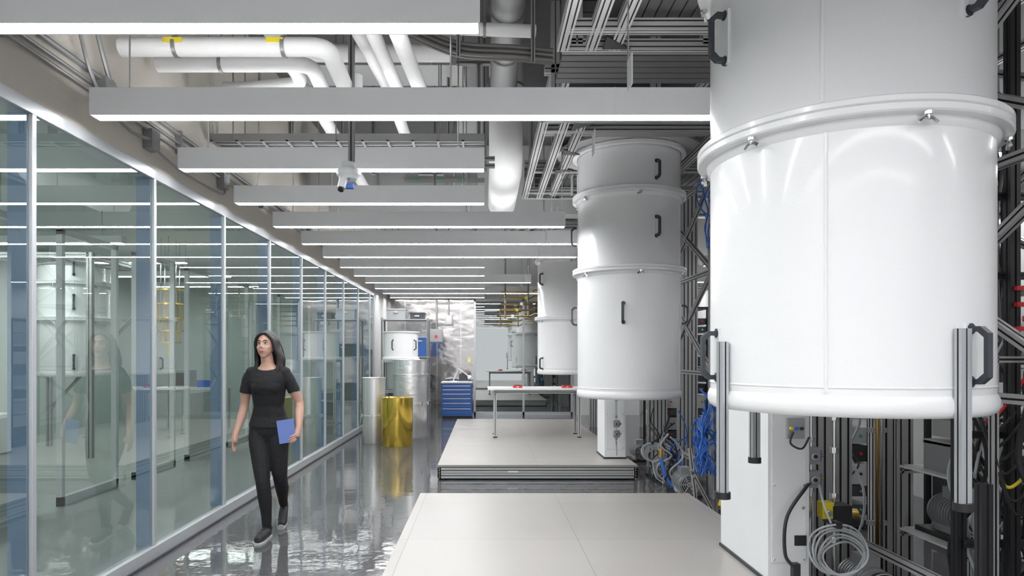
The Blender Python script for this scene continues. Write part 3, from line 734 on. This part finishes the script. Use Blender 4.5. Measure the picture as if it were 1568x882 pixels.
b.obj('electrical_conduit')
for k in range(3):
    b=MB(); x=(-1.2,-.6,-.05)[k]; y=(7.4,8.3,6.1)[k]
    b.beam((x,y,3.45),(x,y,CZ),.04,.04,M['galv']); b.beam((x-.2,y,3.7),(x+.1,y,3.7),.04,.04,M['galv']); b.beam((x-.2,y,4.1),(x+.1,y,4.1),.04,.04,M['galv']); b.obj('strut_hanger')

# ------------------------------------------------------------------ walking woman
def remeshed(bld,vox,smooth=4,f=.6):
    me=bpy.data.meshes.new('tmp'); me.from_pydata([tuple(p) for p in bld.v],[],bld.f)
    bm=bmesh.new(); bm.from_mesh(me); bmesh.ops.remove_doubles(bm,verts=bm.verts,dist=1e-6); bmesh.ops.recalc_face_normals(bm,faces=bm.faces); bm.to_mesh(me); bm.free()
    ob=bpy.data.objects.new('tmp',me); COL.objects.link(ob)
    r=ob.modifiers.new('r','REMESH'); r.mode='VOXEL'; r.voxel_size=vox
    s=ob.modifiers.new('s','SMOOTH'); s.factor=f; s.iterations=smooth
    dg=bpy.context.evaluated_depsgraph_get(); ev=ob.evaluated_get(dg); m2=ev.to_mesh()
    vs=[v.co.copy() for v in m2.vertices]; fs=[tuple(p.vertices) for p in m2.polygons]
    ev.to_mesh_clear(); bpy.data.objects.remove(ob,do_unlink=True)
    return vs,fs
def ering(c,rx,ry,n=24):
    return [Vector((c[0]+rx*math.cos(2*math.pi*j/n),c[1]+ry*math.sin(2*math.pi*j/n),c[2])) for j in range(n)]
k=M['skin']; B=MB()
tors=[(-1.775,5.655,.80,.10,.08),(-1.775,5.655,.86,.150,.105),(-1.775,5.655,.92,.160,.115),(-1.775,5.65,1.0,.142,.102),(-1.775,5.64,1.08,.122,.090),(-1.77,5.622,1.17,.134,.100),(-1.77,5.605,1.24,.146,.115),(-1.768,5.603,1.29,.154,.108),(-1.765,5.605,1.34,.156,.092),(-1.765,5.605,1.375,.130,.075),(-1.768,5.60,1.405,.072,.058),(-1.77,5.595,1.43,.052,.052),(-1.773,5.585,1.50,.047,.050),(-1.775,5.58,1.55,.045,.05)]
B.rings([ering(t[:3],t[3],t[4]) for t in tors],k)
for sx in (-.055,.055): B.ell((-1.77+sx,5.547,1.245),(.066,.048,.062),k)
armL=[(-1.90,5.605,1.36),(-1.935,5.61,1.30),(-1.958,5.625,1.20),(-1.975,5.65,1.10),(-1.99,5.62,1.0),(-2.012,5.565,.885)]
armR=[(-1.635,5.605,1.36),(-1.60,5.61,1.30),(-1.565,5.63,1.21),(-1.530,5.66,1.11),(-1.515,5.61,1.02),(-1.500,5.54,.925)]
for a in (armL,armR): B.tube(a,[.045,.050,.044,.036,.036,.025],k,16,3); B.ell(a[0],(.052,.05,.048),k)
legL=[(-1.85,5.655,.90),(-1.845,5.63,.78),(-1.825,5.60,.64),(-1.80,5.565,.48),(-1.79,5.585,.34),(-1.785,5.61,.20),(-1.785,5.62,.09)]
legR=[(-1.70,5.655,.90),(-1.70,5.645,.78),(-1.695,5.645,.64),(-1.69,5.67,.49),(-1.71,5.79,.38),(-1.74,5.91,.28),(-1.76,6.0,.20)]
for a in (legL,legR): B.tube(a,[.088,.088,.076,.058,.056,.043,.036],k,18,3)
def foot(heel,ball,toe,up):
    up=Vector(up); h=Vector(heel);bl=Vector(ball);t=Vector(toe)
    B.tube([h,(h+bl)/2+up*.012,bl,t],[.036,.040,.042,.026],k,14,3); B.ell(h+up*.03,(.036,.045,.04),k)
foot((-1.785,5.65,.045),(-1.795,5.50,.042),(-1.80,5.42,.034),(0,0,1))
foot((-1.765,6.05,.17),(-1.755,5.96,.06),(-1.752,5.90,.038),(0,-.5,.8))
B.tube([(-2.012,5.565,.885),(-2.018,5.555,.86),(-2.022,5.548,.82),(-2.024,5.542,.79)],[.024,.026,.030,.026],k,14,2)
B.tube([(-1.500,5.54,.925),(-1.503,5.53,.90),(-1.508,5.515,.865),(-1.512,5.508,.842)],[.024,.026,.030,.026],k,14,2)
vs,fs=remeshed(B,.005,8)
HC=Vector((-1.776,5.575,1.580)); HM=Matrix.Rotation(math.radians(-8),3,'Z')
HD=MB()
def hp(x,y,z): return HC+HM@Vector((x,y,z))
HD.ell(hp(0,.012,.014),(.071,.088,.096),k,32,20,HM); HD.ell(hp(0,-.030,-.030),(.056,.052,.068),k,28,18,HM)
HD.ell(hp(0,-.052,-.083),(.026,.022,.019),k,16,10,HM)
for sx in (-1,1):
    HD.ell(hp(sx*.034,-.050,-.018),(.024,.018,.022),k,16,10,HM)
    HD.ell(hp(sx*.071,.008,-.008),(.009,.020,.030),k,16,10,HM)
HD.tube([hp(-.040,-.056,.034),hp(-.018,-.067,.037),hp(0,-.069,.034),hp(.018,-.067,.037),hp(.040,-.056,.034)],[.008,.010,.009,.010,.008],k,10,3)
HD.tube([hp(0,-.072,.026),hp(0,-.080,.004),hp(0,-.088,-.014)],[.006,.008,.010],k,12,3)
for sx in (-1,1): HD.ell(hp(sx*.010,-.080,-.018),(.008,.008,.006),k,12,8)
HD.ell(hp(0,-.076,-.048),(.022,.010,.011),k,14,8,HM)
HD.tube([hp(0,.015,-.175),hp(0,.012,-.13),hp(0,.005,-.10),hp(0,.0,-.04)],[.030,.046,.046,.044],k,20,3)
hv0,hf0=remeshed(HD,.0035,6)
def dseg(p,a,b):
    a=Vector(a);b=Vector(b);t=max(0,min(1,(p-a).dot(b-a)/(b-a).length_squared));return (p-(a+(b-a)*t)).length
def torw(z):
    for i in range(len(tors)-1):
        if tors[i][2]<=z<=tors[i+1][2]:
            t=(z-tors[i][2])/(tors[i+1][2]-tors[i][2]);return tors[i][3]*(1-t)+tors[i+1][3]*t
    return .1
W=MB(); groups={}
for f in fs:
    c=sum((vs[i] for i in f),Vector())/len(f)
    arm=min(min(dseg(c,a[i],a[i+1]) for i in range(2,5)) for a in (armL,armR))
    hand=c.z<.93 and (c.x<-1.965 or c.x>-1.54) and c.z>.7
    if hand or (c.z<1.205 and arm<.052 and abs(c.x+1.772)>torw(c.z)*1.0): mm='skin'
    elif c.z>1.388+(c.y-5.56)*.35+((c.x+1.77)/.11)**2*.012: mm='skin'
    elif c.z<.088 and c.y<5.75: mm='shoe'
    elif c.y>5.84 and (dseg(c,(-1.765,6.06,.18),(-1.752,5.90,.035))<.062): mm='shoe'
    elif c.z<.96: mm='trouser'
    else: mm='shirt'
    groups.setdefault(mm,[]).append(f)
for g,fl in groups.items():
    used=sorted({i for f in fl for i in f}); mp={i:n for n,i in enumerate(used)}
    W.add([vs[i] for i in used],[tuple(mp[i] for i in f) for f in fl],M[g],True)
W.add(hv0,hf0,M['skin'],True)
W.rings([[Vector((x*1.0-1.792,y,z)) for x,y in [(.036,5.68),(.042,5.6),(.04,5.52),(.045,5.46),(.03,5.40),(-.02,5.39),(-.05,5.45),(-.045,5.55),(-.036,5.62),(-.03,5.69)]] for z in (0,.014)],M['sole'],False)
W.tube([(-1.765,6.085,.155),(-1.757,5.99,.04),(-1.752,5.89,.012)],[.03,.036,.03],M['sole'],10,3)
W.rings([ering((-1.775,5.653,z),rx,ry,40) for z,rx,ry in ((.915,.164,.119),(.94,.163,.118),(.97,.154,.112),(1.01,.140,.101))],M['shirt'],True,False)
for a in (armL,armR): 
    W.tube([Vector(a[1])*.75+Vector(a[2])*.25,Vector(a[1])*.35+Vector(a[2])*.65,Vector(a[2])*.97+Vector(a[3])*.03],[.047,.050,.050],M['shirt'],24)
def finger(p,d,bnd,L,r,m=M['skin']):
    p=Vector(p);d=Vector(d).normalized();bnd=Vector(bnd)
    p1=p+d*L*.45;d2=(d+bnd*.5).normalized();p2=p1+d2*L*.3;d3=(d2+bnd*.6).normalized();p3=p2+d3*L*.25
    W.tube([p,p1,p2,p3],[r,r*.95,r*.85,r*.6],m,8,3)
for q,L in ((-.024,.072),(-.008,.080),(.009,.075),(.024,.060)):
    finger((-2.024,5.543+q,.80),(-.03,q*1.5-.05,-1),(.35,-.2,.1),L,.0078)
finger((-2.012,5.530,.855),(.2,-.75,-.8),(.1,.1,-.3),.062,.0095)
NR=Matrix.Rotation(math.radians(-8),3,'Y')@Matrix.Rotation(math.radians(12),3,'Z')
W.box(-1.650,-1.520,5.480,5.484,.80,.985,M['notebook'],rot=NR); W.box(-1.648,-1.522,5.484,5.494,.803,.982,M['paper'],rot=NR); W.box(-1.650,-1.520,5.494,5.498,.80,.985,M['notebook'],rot=NR)
for q,L in ((.026,.066),(.009,.074),(-.008,.072),(-.024,.058)):
    finger((-1.512,5.502,.862+q*.9-.012),(-.35,-.55,-.35),(-.9,.0,-.05),L,.0078)
finger((-1.505,5.53,.885),(-.5,.1,-.7),(-.5,0,-.1),.06,.0095)
for sx in (-1,1):
    W.ell(hp(sx*.027,-.0655,.016),(.0135,.006,.0058),M['eye'],14,8,HM); W.ell(hp(sx*.027,-.0710,.016),(.0055,.002,.0055),M['hair'],10,6,HM)
    W.tube([hp(sx*.012,-.069,.017),hp(sx*.027,-.0725,.0225),hp(sx*.042,-.065,.018)],[.0012,.0026,.0012],M['hair'],6,4)
    W.tube([hp(sx*.010,-.076,.036),hp(sx*.027,-.0755,.042),hp(sx*.045,-.063,.036)],[.0022,.0036,.0016],M['hair'],6,4)
W.tube([hp(-.022,-.079,-.047),hp(-.008,-.0855,-.0435),hp(0,-.086,-.045),hp(.008,-.0855,-.0435),hp(.022,-.079,-.047)],[.001,.0045,.004,.0045,.001],M['lip'],8,3)
W.tube([hp(-.019,-.079,-.049),hp(0,-.0855,-.054),hp(.019,-.079,-.049)],[.001,.0055,.001],M['lip'],8,4)
H=MB(); rh=random.Random(3)
H.ell(hp(0,.032,.034),(.082,.088,.085),k,32,20,HM); H.ell(hp(0,.052,-.02),(.078,.070,.09),k,24,16)
H.rings([ering(c,rx,ry,20) for c,rx,ry in [((-1.772,5.64,1.60),.07,.045),((-1.768,5.66,1.5),.080,.038),((-1.76,5.685,1.4),.092,.03),((-1.755,5.69,1.32),.08,.02)]],k)
for sx in (-1,1):
    for i in range(15):
        t=i/14
        y0=-.052+.10*t; fl=(.012 if sx<0 else .040)
        p0=hp(sx*.004,y0+.006,.098+.016*math.sin(t*2.2)); p1=hp(sx*(.040+.004*t),y0+.002,.082)
        p2=hp(sx*(.070+.006*t),y0+.014,.040); p3=hp(sx*(.080+.004*t),y0+.028,-.02)
        ex=sx*(.080+fl*(.4+.6*t)+rh.uniform(-.01,.012)); ey=.02+.05*t
        p4=hp(ex,ey-.01+rh.uniform(-.008,.008),-.11); p5=hp(ex+sx*rh.uniform(-.012,.016),ey-.025+rh.uniform(-.01,.01),-.20); 
        L=rh.uniform(.25,.32); p6=hp(ex+sx*rh.uniform(-.02,.012),ey-.045+rh.uniform(-.012,.012),-L)
        H.tube([p0,p1,p2,p3,p4,p5,p6],[.012,.013,.013,.012,.0125,.012,.004],k,8,4)
for i in range(14):
    a=-1+2*i/13; x=a*.085; z1=-.28-.05*rh.random()
    H.tube([hp(x*.6,.10,.05),hp(x,.115,-.05),hp(x*1.15,.12,-.15),hp(x*1.1+rh.uniform(-.012,.012),.115,z1)],[.014,.015,.014,.004],k,8,4)
hv,hf=remeshed(H,.0045,2,.5); W.add(hv,hf,M['hair'],True)
W.obj('walking_woman')

# ------------------------------------------------------------------ world, camera
w=bpy.data.worlds.new('world'); scene.world=w; w.use_nodes=True
w.node_tree.nodes['Background'].inputs[0].default_value=(0.95,0.97,1,1); w.node_tree.nodes['Background'].inputs[1].default_value=1.15
cam=bpy.data.cameras.new('camera'); co=bpy.data.objects.new('camera',cam); COL.objects.link(co); scene.camera=co
co.location=(0,0,1.5); co.rotation_euler=(math.radians(90),0,0)
cam.sensor_width=36; cam.sensor_fit='HORIZONTAL'; cam.lens=1050/1568*36; cam.shift_x=42/1568; cam.shift_y=103/1568
cam.clip_start=.05; cam.clip_end=100
